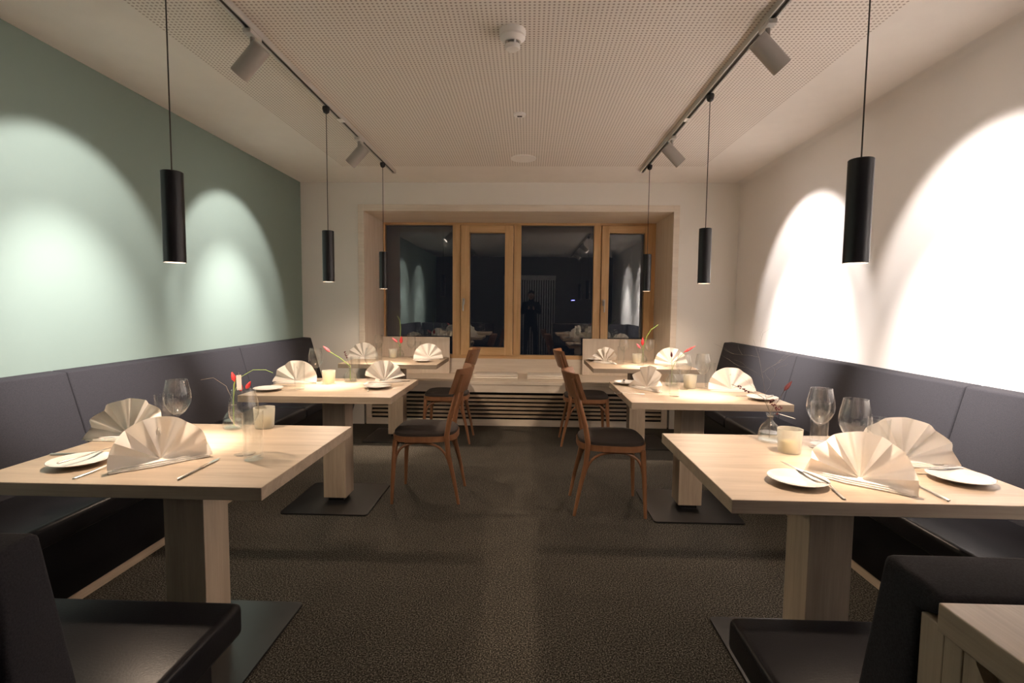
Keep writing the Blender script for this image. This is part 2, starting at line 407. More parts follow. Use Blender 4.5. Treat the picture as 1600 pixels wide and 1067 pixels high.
def spotlamp(x, y, side, label, tgt):
    """side -1: aims at left wall"""
    r = empty('track_spotlight', (x, y, ZK)); tag(r, label, 'spotlight', 'cylinder spotlights on the tracks')
    obj('adapter', bx(-.019, .019, -.05, .05, -.020, 0, bevel=.003), M['track'], r)
    d = (Vector(tgt)-Vector((x, y, ZK-.11))).normalized()
    d2 = Vector((side*.707, d.y*.6, -.707)).normalized()      # housing points down at the wall
    c0 = Vector((side*.012, -.0, -.125))
    bm = bmesh.new(); tube(bm, [(0, 0, -.018), (0, 0, -.075), (side*.004, 0, -.10)], [.011, .011, .009], 10); obj('stem', bm, M['spot'], r, True)
    bm = bmesh.new(); a = c0-d2*.085; b = c0+d2*.085
    R_ = .0425
    q = d2.to_track_quat('Z', 'Y').to_matrix().to_4x4(); q.translation = c0
    lathe(bm, [(0, -.085), (R_-.003, -.085), (R_, -.082), (R_, .085), (R_-.002, .085), (R_-.003, .05), (0, .05)], 32)
    bm.transform(q); obj('housing', bm, M['spot'], r, True)
    bm = bmesh.new(); lathe(bm, [(0, .056), (.036, .056), (.036, .053), (0, .053)], 24); bm.transform(q); obj('lens', bm, M['spotlens'], r, True)
    for e, size, bl, dz in ((SPOT_W*(1 if side < 0 else 1.9), 50, 1.0, -.42), (SKIRT_W, SPOT_CONE, .34, .04)):
        L = bpy.data.lights.new('spot_beam', 'SPOT'); L.energy = e; L.color = SPOT_COL; L.spot_size = math.radians(size); L.spot_blend = bl; L.shadow_soft_size = .02
        o = bpy.data.objects.new('spot_beam', L); COL.objects.link(o); o.parent = r; o.location = c0+d2*.095
        wp = Vector((x, y, ZK))+c0+d2*.095
        o.rotation_euler = (Vector(tgt)+Vector((0, 0, dz))-wp).to_track_quat('-Z', 'Y').to_euler()
    return r
AIM = 1.45
spotlamp(-1.295, .92, -1, 'grey cylinder spotlight above the end bench aimed at the green wall, added out of view', (XL, 1.08, AIM))  # unseen lamp, inferred from window reflections, added to brighten the near end
spotlamp(1.04, .90, 1, 'grey cylinder spotlight above the cabinet aimed at the white wall, added out of view', (XR, 1.02, AIM))  # its unseen twin, added likewise for bounce onto the near table edges
spotlamp(-1.295, 2.40, -1, 'near grey cylinder spotlight aimed at the green wall', (XL, 2.58, AIM))
spotlamp(-1.295, 3.88, -1, 'far grey cylinder spotlight aimed at the green wall', (XL, 4.06, AIM))
spotlamp(1.04, 2.36, 1, 'near grey cylinder spotlight aimed at the white wall', (XR, 2.46, AIM))
spotlamp(1.04, 3.86, 1, 'far grey cylinder spotlight aimed at the white wall', (XR, 4.00, AIM))

def pendant(x, y, label, k=1.0):
    zb, zt = 1.43, 1.757
    r = empty('pendant_lamp', (x, y, zb)); tag(r, label, 'pendant lamp', 'black tube pendants over the tables')
    zt -= zb; zk = ZK-zb
    bm = bmesh.new(); lathe(bm, [(0, 0), (.022, 0), (.024, -.012), (.018, -.034), (.007, -.042), (0, -.042)], 20, z=zk); obj('track_adapter', bm, M['blackpaint'], r, True)
    bm = bmesh.new(); tube(bm, [(0, 0, zk-.04), (0, 0, zt-.002)], .0026, 6); obj('cable', bm, M['slot'], r, True)
    R_ = .0365
    bm = bmesh.new(); lathe(bm, [(0, zt), (R_-.002, zt), (R_, zt-.002), (R_, 0), (R_-.002, 0), (R_-.002, .014), (0, .014)], 36); obj('tube', bm, M['blackpaint'], r, True)
    bm = bmesh.new(); lathe(bm, [(0, .0135), (R_-.0025, .0135), (R_-.0025, .006), (0, .006)], 28); obj('lens', bm, M['lens'], r, True)
    for nm, e, size, bl in (('core_beam', PEND_CORE, 44, 1.0), ('wide_beam', PEND_WIDE, 165, .6)):
        L = bpy.data.lights.new(nm, 'SPOT'); L.energy = e*(k if nm == 'core_beam' else 1); L.color = PEND_COL; L.spot_size = math.radians(size); L.spot_blend = bl; L.shadow_soft_size = .022
        o = bpy.data.objects.new(nm, L); COL.objects.link(o); o.parent = r; o.location = (0, 0, -.004)
    return r
pendant(-1.30, 1.835, 'black tube pendant over the nearest table on the left')
pendant(-1.30, 3.27, 'black tube pendant over the middle table on the left')
pendant(-1.30, 4.52, 'black tube pendant over the far table on the left')
pendant(1.05, 1.68, 'black tube pendant over the nearest table on the right', .5)
pendant(1.05, 3.10, 'black tube pendant over the middle table on the right')
pendant(1.05, 4.59, 'black tube pendant over the far table on the right')

# ================================================================== BENCHES
def wallbench(side, xw, xf, xb, xt, xp, label, seams):
    """side -1 left / +1 right; xw wall, xf seat front, xb back foot at the seat, xt back top front, xp plinth"""
    r = empty('banquette', (0, 0, 0)); tag(r, label, 'bench', 'wall benches')
    y0, y1 = 1.36, 5.345
    s = side
    w_ = lambda d: xw-s*d
    # plinth and upholstered front
    obj('plinth', bx(min(xp, xp+s*.03), max(xp, xp+s*.03), y0, y1, .001, .045), M['oak_y'], r)
    bm = bmesh.new(); prism(bm, [(xp-s*.004, .045), (xf+s*.035, .36), (xp+s*.25, .36), (xp+s*.25, .045)], 'y', y0, y1); bevel_all(bm, .006)
    obj('front_panel', bm, M['leather'], r, True)
    ys = [y0]+seams+[y1]
    zt = .93
    for a, b in zip(ys, ys[1:]):
        bm = bmesh.new(); box(bm, min(xf, xb+s*.02), max(xf, xb+s*.02), a+.002, b-.002, .36, .45, bevel=.022, seg=4)
        obj('seat_cushion', bm, M['leather'], r, True)
        bm = bmesh.new()
        prism(bm, [(xb, .44), (xt, zt), (xt+s*.085, zt+.006), (xw-s*.006 if s < 0 else xt+s*.10, zt-.01), (xw-s*.012 if s < 0 else xt+s*.10, .44)], 'y', a+.0015, b-.0015)
        bevel_all(bm, .012, 3); obj('backrest_panel', bm, M['wool'], r, True)
    return r
wallbench(-1, XL, -1.785, -2.19, -2.325, -1.915, 'dark slate upholstered bench along the green wall', [2.467, 4.002])
wallbench(1, XR, 1.515, 1.92, 2.04, 1.62, 'dark slate upholstered bench along the white wall', [2.414, 3.902])

def endbench(side, xe, xw, label, matseat):
    r = empty('end_bench', (0, 0, 0)); tag(r, label, 'bench')
    s = side; x0, x1 = sorted((xe, xw-s*.004))
    bm = bmesh.new(); prism(bm, [(.665, .898), (.778, .908), (.868, .42), (.868, .05), (.735, .05), (.735, .42), (.706, .858), (.667, .872)], 'x', x0, x1)
    bevel_all(bm, .012, 3); obj('backrest', bm, M['wool'], r, True)
    bm = bmesh.new(); box(bm, x0, x1, .85, 1.345, .355, .45, bevel=.02, seg=4); obj('seat_cushion', bm, matseat, r, True)
    bm = bmesh.new(); box(bm, x0+(.05 if s > 0 else 0), x1-(.05 if s < 0 else 0), .86, 1.27, .02, .354); obj('base', bm, M['blackpaint'], r)
    return r
M['seatcloth'] = simple('brown_grey_seat_leather', (.055, .045, .036), .5, bump=.2, bscale=160)
endbench(-1, -.79, XL, 'dark bench end with low back in the lower left foreground', M['leather'])
endbench(1, .552, XR, 'dark bench end with padded back beside the oak cabinet', M['leather'])

# oak cabinet behind the right end bench
cb = empty('oak_cabinet', (.54, .10, 0)); tag(cb, 'pale oak cabinet with a finger-notch drawer behind the padded bench back', 'cabinet')
bm = bmesh.new(); box(bm, 0, .75, 0, .556, .862, .90, bevel=.002); obj('top', bm, M['oak_y'], cb)
bm = bmesh.new(); box(bm, .0325, .74, .02, .598, .06, .861); obj('carcass', bm, M['oak_z'], cb)
obj('stile', bx(.014, .032, .5605, .600, .06, .861, bevel=.0015), M['oak_z'], cb)
obj('stile', bx(.014, .032, .532, .560, .06, .861, bevel=.0015), M['oak_z'], cb)
def drawer(z0, z1, cut):
    bm = bmesh.new(); ya, yb = .02, .529
    pts = [(yb, z0), (yb, z1)]
    if cut: pts += [(.515, z1), (.511, z1-.012), (.50, z1-.026), (.47, z1-.030), (.44, z1-.026), (.429, z1-.012), (.425, z1)]
    pts += [(ya, z1), (ya, z0)]
    prism(bm, pts, 'x', .014, .031)
    return obj('drawer_front', bm, M['oak_z'], cb)
drawer(.62, .8595, True); drawer(.36, .612, False); drawer(.075, .352, False)
obj('plinth', bx(.05, .72, .03, .54, .001, .06), M['blackpaint'], cb)

# ================================================================== WINDOW SEAT
ws = empty('window_seat', ((NL+NR)/2, YB, 0)); tag(ws, 'pale oak window seat over a slatted radiator grille', 'window seat')
cx = (NL+NR)/2; hw = (NR-NL)/2-.001
obj('seat_board', bx(-hw, hw, .0, .70, .445, .48, bevel=.002), M['lining'], ws)
obj('back_panel', bx(-hw, hw, .685, .71, .481, .655), M['lining'], ws)
obj('front_board', bx(-hw, hw, .006, .03, .363, .444, bevel=.001), M['lining'], ws)
obj('base_board', bx(-hw, hw, .004, .03, .001, .070, bevel=.001), M['lining'], ws)
obj('side_post', bx(-hw, -hw+.06, .005, .03, .071, .362), M['lining_z'], ws)
obj('side_post', bx(hw-.06, hw, .005, .03, .071, .362), M['lining_z'], ws)
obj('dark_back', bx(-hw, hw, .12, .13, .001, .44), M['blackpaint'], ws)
sb = bpy.data.meshes.new('grille_slat'); b_ = bx(-hw+.061, hw-.061, .004, .034, -.0115, .0115, bevel=.001); b_.to_mesh(sb); b_.free(); sb.materials.append(M['oak'])
for i in range(6): link('slat', sb, None, ws, loc=(0, 0, .104+i*.0435))

def backboard(x0, x1, label):
    o = empty('backrest_board', (x0, 5.98, .481)); tag(o, label, 'backrest', 'oak backrest boards at the window')
    w_ = x1-x0
    obj('oak_panel', bx(0, w_, 0, .022, 0, .432, bevel=.0015), M['lining_z'], o)
    obj('dark_backing', bx(.004, w_-.004, .023, .05, 0, .428), M['blackpaint'], o)
    obj('bracket', bx(w_/2-.05, w_/2+.05, -.02, -.001, 0, .06, bevel=.003), M['lining'], o)
    return o
backboard(-1.742, -.935, 'pale oak backrest board left of the window casements')
backboard(.642, 1.482, 'pale oak backrest board at the right end of the window')

def seatpad(x, label):
    o = empty('seat_pad', (x, 5.70, .4805)); tag(o, label, 'cushion', 'folded cushions on the window seat')
    bm = bmesh.new(); box(bm, -.25, .25, -.13, .13, 0, .022, bevel=.010, seg=3); obj('lower_layer', bm, M['canvas'], o, True)
    bm = bmesh.new(); box(bm, -.248, .244, -.127, .13, .0222, .046, bevel=.011, seg=3); obj('upper_layer', bm, M['canvas'], o, True)
    return o
seatpad(-.36, 'cream folded cushion on the window seat, the left one'); seatpad(.24, 'cream folded cushion on the window seat, the right one')

# ================================================================== TABLES
def table(cx_, cy_, w_, d_, label, first=[None]):
    if first[0] is None or True:
        r = empty('dining_table', (cx_, cy_, 0)); tag(r, label, 'table', 'pale oak pedestal tables')
        bm = bmesh.new(); box(bm, -w_/2, w_/2, -d_/2, d_/2, .710, .75, bevel=.0015, seg=1); obj('tabletop', bm, M['oak'], r)
        bm = bmesh.new(); box(bm, -.073, .073, -.073, .073, .035, .7095, bevel=.002); obj('column', bm, M['oak_z'], r)
        bm = bmesh.new(); box(bm, -.05, .05, -.05, .05, .010, .035); obj('collar', bm, M['blackpaint'], r)
        # steel base plate with rounded corners
        bm = bmesh.new(); pts = []
        for (sx, sy, a0) in ((1, 1, 0), (-1, 1, 90), (-1, -1, 180), (1, -1, 270)):
            for k in range(5):
                t = math.radians(a0+90*k/4); pts.append((sx*.25+.02*math.cos(t), sy*.25+.02*math.sin(t)))
        prism(bm, pts, 'z', .0008, .010); obj('base_plate', bm, M['plate'], r)
    return r
TZ = .7505
TL = [(-1.218, 1.79), (-1.24, 3.24), (-1.275, 4.88)]
TR = [(1.03, 1.77), (1.035, 3.24), (1.03, 4.80)]
table(*TL[0], .90, .757, 'pale oak pedestal table nearest the camera on the left'); table(*TL[1], .90, .74, 'pale oak pedestal table in the middle on the left'); table(*TL[2], .90, .72, 'pale oak pedestal table by the window on the left')
table(*TR[0], .915, .745, 'pale oak pedestal table nearest the camera on the right'); table(*TR[1], .90, .80, 'pale oak pedestal table in the middle on the right'); table(*TR[2], .92, .76, 'pale oak pedestal table by the window on the right')

# ================================================================== CHAIRS (seat faces +X locally)
def chair():
    r = empty('dining_chair'); 
    zs = .43
    def outline(k):
        pts = []
        n = 40
        for i in range(n):
            t = 2*math.pi*i/n
            c, s = math.cos(t), math.sin(t)
            e = 3.2
            x = math.copysign(abs(c)**(2/e), c); y = math.copysign(abs(s)**(2/e), s)
            wy = .195+.018*x
            pts.append(((.212*x)*k, (wy*y)*k))
        return pts
    bm = bmesh.new()
    o1 = outline(1.0); o2 = outline(.90)
    A = [bm.verts.new((x, y, zs-.022)) for x, y in o1]; B = [bm.verts.new((x, y, zs+.014)) for x, y in o1]
    D = [bm.verts.new((x, y, zs+.014)) for x, y in o2]; E_ = [bm.verts.new((x, y, zs-.022)) for x, y in o2]
    n = len(A)
    for P, Q in ((A, B), (B, D), (D, E_), (E_, A)):
        for i in range(n): bm.faces.new((P[i], P[(i+1) % n], Q[(i+1) % n], Q[i]))
    obj('seat_frame', bm, M['bent'], r, True)
    bm = bmesh.new(); rings = []
    for k, z in ((.93, zs+.0), (.965, zs+.018), (.955, zs+.032), (.88, zs+.046), (.6, zs+.054), (.25, zs+.056)):
        rings.append([bm.verts.new((x*k, y*k, z)) for x, y in o1])
    for P, Q in zip(rings, rings[1:]):
        for i in range(n): bm.faces.new((P[i], P[(i+1) % n], Q[(i+1) % n], Q[i]))
    bm.faces.new(rings[-1]); bm.faces.new(rings[0][::-1]); obj('seat_cushion', bm, M['pad'], r, True)
    for s in (-1, 1):
        bm = bmesh.new(); tube(bm, [(.175, s*.165, zs-.012), (.178, s*.168, zs-.06), (.188, s*.178, .2), (.196, s*.186, .0005)], [.017, .017, .0145, .010], 12); obj('leg', bm, M['bent'], r, True)
        pts = [(-.235, s*.168, .0005), (-.205, s*.165, .16), (-.168, s*.160, .32), (-.156, s*.158, .44), (-.176, s*.160, .56), (-.220, s*.163, .72), (-.258, s*.166, .848)]
        bm = bmesh.new(); tube(bm, pts, [.010, .013, .0165, .0175, .016, .0145, .0125], 12, flat=.9); obj('leg', bm, M['bent'], r, True)
        # arched brace on the side
        bm = bmesh.new(); pts = bez((.176, s*.168, .27), (.170, s*.168, .36), (.12, s*.168, .398), (.02, s*.166, .400), 7)+bez((.02, s*.166, .400), (-.09, s*.164, .400), (-.15, s*.162, .37), (-.176, s*.160, .25), 8)[1:]
        tube(bm, pts, .0085, 8); obj('brace', bm, M['bent'], r, True)
    bm = bmesh.new(); pts = bez((.178, -.160, .27), (.178, -.155, .36), (.178, -.11, .398), (.178, 0, .400), 7)+bez((.178, 0, .400), (.178, .11, .398), (.178, .155, .36), (.178, .160, .27), 7)[1:]
    tube(bm, pts, .0085, 8); obj('brace', bm, M['bent'], r, True)
    # curved solid back panel
    bm = bmesh.new(); nx = 12; F = []; 
    for j, (z, o_) in enumerate(((.722, -.200), (.729, -.203), (.80, -.228), (.872, -.250), (.882, -.253))):
        th = .015 if 0 < j < 4 else .012
        row = []
        for i in range(nx+1):
            u = -1+2*i/nx; y = .192*u; bow = -.072*(1-u*u)
            row.append((bm.verts.new((o_+bow+.020+th*.5, y, z)), bm.verts.new((o_+bow+.020-th, y, z))))
        F.append(row)
    for j in range(len(F)-1):
        for i in range(nx):
            bm.faces.new((F[j][i][0], F[j][i+1][0], F[j+1][i+1][0], F[j+1][i][0])); bm.faces.new((F[j][i][1], F[j+1][i][1], F[j+1][i+1][1], F[j][i+1][1]))
        for i in (0, nx): bm.faces.new((F[j][i][0], F[j+1][i][0], F[j+1][i][1], F[j][i][1]))
    for j in (0, len(F)-1):
        for i in range(nx): bm.faces.new((F[j][i][0], F[j][i][1], F[j][i+1][1], F[j][i+1][0]))
    obj('backrest', bm, M['bent'], r, True)
    return r
G = 'bentwood chairs on the aisle'
c0 = chair(); c0.location = (-.675, 3.36, 0); c0.rotation_euler.z = math.pi
tag(c0, 'chestnut bentwood chair at the middle table on the left', 'chair', G)
for loc, rz, lb in (((.53, 3.22, 0), 0.0, 'chestnut bentwood chair at the middle table on the right'), ((-.77, 4.79, 0), math.pi, 'chestnut bentwood chair at the far table on the left'), ((.55, 4.77, 0), 0.0, 'chestnut bentwood chair at the far table on the right')):
    c = copy_tree(c0); c.location = loc; c.rotation_euler.z = rz; tag(c, lb, 'chair', G)

# ================================================================== TABLEWARE PROTOTYPES
def mesh_of(bm, name, mat, smooth=True):
    me = bpy.data.meshes.new(name); bmesh.ops.recalc_face_normals(bm, faces=bm.faces); bm.to_mesh(me); bm.free(); me.materials.append(mat)
    if smooth:
        me.polygons.foreach_set('use_smooth', [True]*len(me.polygons)); me.set_sharp_from_angle(angle=math.radians(40))
    return me
ME = {}
bm = bmesh.new()
outer = [(.0045, .088), (.012, .092), (.026, .103), (.038, .120), (.0470, .140), (.0490, .158), (.0470, .182), (.0415, .208), (.0370, .230)]
inner = [(.0358, .230), (.0403, .207), (.0458, .182), (.0478, .158), (.0458, .141), (.0375, .1215), (.025, .1055), (.011, .0955), (0, .094)]
lathe(bm, outer+inner, 32); ME['bowl'] = mesh_of(bm, 'bowl', M['glass'])
bm = bmesh.new(); lathe(bm, [(.0045, .088), (.0035, .07), (.0033, .03), (.0045, .009)], 14); ME['gstem'] = mesh_of(bm, 'stem', M['glass'])
bm = bmesh.new(); lathe(bm, [(.0045, .009), (.012, .0045), (.034, .0018), (.035, .0008), (.034, 0), (0, 0)], 32); ME['foot'] = mesh_of(bm, 'foot', M['glass'])
bm = bmesh.new(); lathe(bm, [(0, 0), (.0295, 0), (.031, .003), (.0335, .165), (.0322, .165), (.0298, .016), (.026, .013), (0, .012)], 32); ME['tumbler'] = mesh_of(bm, 'tumbler', M['glass'])
bm = bmesh.new(); lathe(bm, [(0, 0), (.026, 0), (.0275, .002), (.0295, .0105), (.026, .0118), (0, .0118)], 28); ME['tbase'] = mesh_of(bm, 'thick_base', M['glass'])
bm = bmesh.new(); lathe(bm, [(0, .001), (.030, .001), (.040, .004), (.052, .006), (.074, .0135), (.085, .0175), (.0855, .0185), (.084, .0195), (.073, .0165), (.054, .0095), (.040, .0075), (0, .0065)], 48); ME['plate'] = mesh_of(bm, 'plate', M['china'])
bm = bmesh.new(); lathe(bm, [(0, 0), (.034, 0), (.038, .004), (.0435, .088), (.0428, .09), (.0405, .0885), (.0355, .008), (.030, .006), (0, .006)], 32); ME['votive'] = mesh_of(bm, 'votive', M['frost'])
bm = bmesh.new(); lathe(bm, [(0, .0005), (.027, .0005), (.0275, .03), (.026, .036), (.020, .034), (0, .033)], 24); ME['wax'] = mesh_of(bm, 'wax', M['wax'])
bm = bmesh.new(); tube(bm, [(0, 0, .032), (.001, 0, .040), (.003, 0, .045)], .0012, 6); ME['wick'] = mesh_of(bm, 'wick', M['wick'])
bm = bmesh.new()
vo = [(0, 0), (.038, 0), (.043, .006), (.044, .022), (.040, .044), (.030, .064), (.016, .078), (.0115, .086), (.0115, .102), (.0165, .110), (.0172, .114), (.015, .1145), (.0095, .104), (.0095, .086), (.0135, .0755), (.028, .0615), (.038, .042), (.0415, .022), (.040, .008), (0, .005)]
lathe(bm, vo, 32); ME['vase'] = mesh_of(bm, 'vase', M['glass'])
bm = bmesh.new(); lathe(bm, [(0, .0055), (.0395, .0085), (.0410, .022), (.0385, .036), (0, .036)], 28); ME['vwater'] = mesh_of(bm, 'water', M['water'])
bm = bmesh.new()
tube(bm, [(0, 0, .099), (.0, .0, .1005)], .0125, 14); ME['cord'] = mesh_of(bm, 'cord', M['dry'])

def knife_mesh(L=.215):
    bm = bmesh.new(); z = .0042
    hx = L*.47
    tube(bm, [(0, 0, z), (.004, 0, z), (hx*.5, 0, z), (hx, 0, z), (hx+.006, 0, z)], [.0025, .0048, .0045, .0036, .003], 10, flat=.62, up=(0, 1, 0)); a = mesh_of(bm, 'handle', M['satin'])
    bm = bmesh.new(); pts = []
    n = 10
    top = [(hx+.005+(L-hx-.005)*i/n, .006*(1 if i < n-2 else (.7 if i == n-2 else (.35 if i == n-1 else 0)))) for i in range(n+1)]
    bot = [(x, -.0045 if i < n-1 else (-.003 if i == n-1 else 0)) for i, (x, y) in enumerate(top)]
    prism(bm, top+bot[::-1][1:], 'z', z-.0008, z+.0006); b = mesh_of(bm, 'blade', M['steel'], False)
    return a, b
ME['kh'], ME['kb'] = knife_mesh()
def fork_mesh(L=.195):
    bm = bmesh.new()
    tube(bm, [(0, 0, .003), (.004, 0, .003), (.06, 0, .0045), (.11, 0, .0085), (.13, 0, .0095), (.14, 0, .008)], [.003, .0055, .0042, .0026, .003, .0085], 10, flat=.30, up=(0, 1, 0)); a = mesh_of(bm, 'handle', M['satin'])
    bm = bmesh.new()
    for k in range(4):
        y = (k-1.5)*.0048
        tube(bm, [(.138, y*.85, .0078), (.150, y, .0055), (.17, y, .0045), (.190, y, .0078)], [.0017, .0017, .0015, .0008], 6, flat=.8)
    tube(bm, [(.134, 0, .0085), (.142, 0, .0075), (.150, 0, .0058)], [.0055, .0088, .0088], 10, flat=.2, up=(0, 1, 0))
    b = mesh_of(bm, 'tines', M['steel'])
    return a, b
ME['fh'], ME['ft'] = fork_mesh()

def fan_mesh(R=.142, n=9, lean=12, seed=0, lo=-4, hi=184):
    rnd = random.Random(seed); bm = bmesh.new()
    sub = 4; tot = n*2*sub; rows = [.006, .03, .06, .09, .118, R]
    grid = []
    jit = [rnd.uniform(-.25, .25) for _ in range(2*n+2)]; amp = [rnd.uniform(.75, 1.2) for _ in range(2*n+2)]
    for r in rows:
        row = []
        for k in range(tot+1):
            u = k/(sub); i = int(math.floor(u)); f = u-i
            sgn = 1 if i % 2 == 0 else -1
            tri = sgn*(1-2*f); tri = math.copysign(abs(tri)**.75, tri)
            warp = k/tot+(jit[i]*(1-f)+jit[min(i+1, 2*n+1)]*f)*.35/(2*n)
            th = math.radians(lo+(hi-lo)*warp)
            A = min(.018, .115*r)*amp[i]
            rr = r
            if r == R: rr = R*(1+.012*tri-.02*abs(math.sin(2*th))*.3)
            x = -rr*1.0*math.cos(th)*1.02; z = rr*math.sin(th)
            y = -A*tri
            # ends of the fan swing slightly forward
            y -= .018*(abs(math.cos(th))**3)*(r/R)
            ln = math.radians(lean); y2 = y*math.cos(ln)+z*math.sin(ln); z2 = z*math.cos(ln)-y*math.sin(ln)*.4
            row.append(bm.verts.new((x, y2, max(z2+.016, .0075+.0002*(k % 2)))))
        grid.append(row)
    for a, b in zip(grid, grid[1:]):
        for k in range(tot): bm.faces.new((a[k], a[k+1], b[k+1], b[k]))
    g = bmesh.ops.solidify(bm, geom=list(bm.faces), thickness=.0022)
    me = bpy.data.meshes.new('pleated_fan'); bm.to_mesh(me); bm.free(); me.materials.append(M['linen'])
    me.polygons.foreach_set('use_smooth', [True]*len(me.polygons)); me.set_sharp_from_angle(angle=math.radians(55))
    return me
def base_mesh(R=.142, seed=0):
    rnd = random.Random(seed); bm = bmesh.new()
    # stacked folded edge lying on the table in front of the fan
    for j in range(3):
        z0 = .0005+.0048*j; sh = rnd.uniform(-.006, .006); e = .012*j
        pts = [(-R*1.03+e+sh, -.004), (-R*.99+e, -.026+.004*j), (-.03, -.040+.006*j), (R*.93-e+sh, -.020+.004*j), (R*1.0-e, .002), (R*.6, .020), (-R*.6, .020)]
        prism(bm, pts, 'z', z0, z0+.0040)
    me = bpy.data.meshes.new('folded_base'); bmesh.ops.recalc_face_normals(bm, faces=bm.faces); bm.to_mesh(me); bm.free(); me.materials.append(M['linen']); return me
def flap_mesh():
    bm = bmesh.new()
    P = [(0, .028, .118), (0, .100, .0008), (-.055, .055, .0008), (.055, .055, .0008), (-.02, .022, .02), (.02, .022, .02)]
    V = [bm.verts.new(p) for p in P]
    for f in ((0, 1, 2), (0, 3, 1), (0, 2, 4), (0, 5, 3)): bm.faces.new([V[i] for i in f])
    bmesh.ops.solidify(bm, geom=list(bm.faces), thickness=.0015)
    me = bpy.data.meshes.new('support_flap'); bm.to_mesh(me); bm.free(); me.materials.append(M['linen']); return me
FANS = [fan_mesh(n=6, seed=1), fan_mesh(n=5, lean=16, seed=2, R=.140), fan_mesh(n=6, lean=9, seed=3, R=.145, lo=-2, hi=178)]
BASES = [base_mesh(seed=1), base_mesh(seed=2), base_mesh(seed=3)]
FLAP = flap_mesh()
FAN_NARROW = fan_mesh(n=5, lean=14, seed=5, R=.140, lo=18, hi=168)

def napkin(x, y, rz, label, v=0, narrow=False, sc=1.0):
    o = empty('napkin', (x, y, TZ), math.radians(rz)); tag(o, label, 'napkin', 'white napkins folded into fans')
    link('pleated_fan', FAN_NARROW if narrow else FANS[v % 3], None, o); link('folded_base', BASES[v % 3], None, o); link('support_flap', FLAP, None, o)
    o.scale = (sc, sc, sc)
def wineglass(x, y, label):
    o = empty('wine_glass', (x, y, TZ)); tag(o, label, 'wine glass', 'stemmed wine glasses')
    for n_, k in (('bowl', 'bowl'), ('stem', 'gstem'), ('foot', 'foot')): link(n_, ME[k], None, o)
def tumbler(x, y, label):
    o = link('tumbler', ME['tumbler'], None, None, loc=(x, y, TZ)); tag(o, label, 'tumbler', 'tall water tumblers')
def plate(x, y, label, sc=1.0):
    o = link('side_plate', ME['plate'], None, None, loc=(x, y, TZ-.0005)); o.scale = (sc, sc, 1); tag(o, label, 'plate', 'white side plates')
def votive(x, y, label, lc):
    o = link('candle_holder', ME['votive'], None, None, loc=(x, y, TZ)); tag(o, label, 'candle holder', 'frosted glass candle holders')
    c = empty('candle', (x, y, TZ+.006)); tag(c, lc, 'candle', 'cream candles in the frosted holders')
    link('wax', ME['wax'], None, c); link('wick', ME['wick'], None, c)
def vase(x, y, label):
    o = empty('bud_vase', (x, y, TZ)); tag(o, label, 'vase', 'small glass bud vases')
    link('bottle', ME['vase'], None, o); link('water', ME['vwater'], None, o); link('cord', ME['cord'], None, o)
def cutlery(kind, p0, p1, label, z=0.0, tilt=0.0):
    """p0 handle end, p1 direction"""
    o = empty('table_knife' if kind == 'knife' else 'fork', (p0[0], p0[1], TZ+z), math.atan2(p1[1]-p0[1], p1[0]-p0[0]))
    o.rotation_euler.y = -tilt
    tag(o, label, kind, 'knives and forks on the tables')
    if kind == 'knife': link('handle', ME['kh'], None, o); link('blade', ME['kb'], None, o)
    else: link('handle', ME['fh'], None, o); link('tines', ME['ft'], None, o)
def paper_tag(p, v, label):
    o = empty('paper_tag', p); v = Vector(v); o.rotation_euler = v.to_track_quat('X', 'Z').to_euler(); tag(o, label, 'tag', 'paper tags on the vases')
    bm = bmesh.new(); box(bm, .012, .075, -.0095, .0095, -.0005, .0005); obj('card', bm, M['paper'], o)
    bm = bmesh.new(); tube(bm, [(0, 0, 0), (.006, 0, .001), (.016, 0, .0008)], .0007, 5); obj('string', bm, M['dry'], o)

def bloom(bm, p, d, L=.03, r=.008, n=5):
    """a tapering spindle of small overlapping lobes along d"""
    d = Vector(d).normalized(); p = Vector(p)
    tube(bm, [p-d*.002, p+d*L*.25, p+d*L*.6, p+d*L], [r*.35, r, r*.8, r*.15], 8)
def dried(bm, pts, r=.006, seed=0):
    rnd = random.Random(seed)
    for p in pts:
        for k in range(5):
            q = Vector(p)+Vector((rnd.uniform(-1, 1), rnd.uniform(-1, 1), rnd.uniform(-1, 1)))*r
            bmesh.ops.create_icosphere(bm, subdivisions=1, radius=r*rnd.uniform(.35, .6), matrix=Matrix.Translation(q))
def flower(kind, vx, vy, pts, label, cat='flower', stem='stem', sr=.0013, blooms=(), bmat='red', dr=()):
    """pts: world points of the stem above the vase mouth; blooms (point, dir, length, radius)"""
    o = empty(kind, (vx, vy, TZ+.012)); tag(o, label, cat)
    base = Vector((vx, vy, TZ+.012))
    P = [Vector((0, 0, 0)), Vector((0, 0, .06)), Vector((0, 0, .098))]+[Vector(p)-base for p in pts]
    bm = bmesh.new(); tube(bm, P, sr, 6); obj('stalk', bm, M[stem], o, True)
    for (p, d, L, r) in blooms:
        bm = bmesh.new(); bloom(bm, Vector(p)-base, d, L, r); obj('bloom', bm, M[bmat], o, True)
    if dr:
        bm = bmesh.new(); dried(bm, [Vector(p)-base for p in dr], .0065, 3)
        obj('seed_tufts', bm, M[bmat], o, True)['kind'] = 'stuff'
    return o

# ================================================================== TABLE SETTINGS
NL_ = 'on the nearest left table'; ML = 'on the middle left table'; FL = 'on the far left table'
NR_ = 'on the nearest right table'; MR = 'on the middle right table'; FR = 'on the far right table'
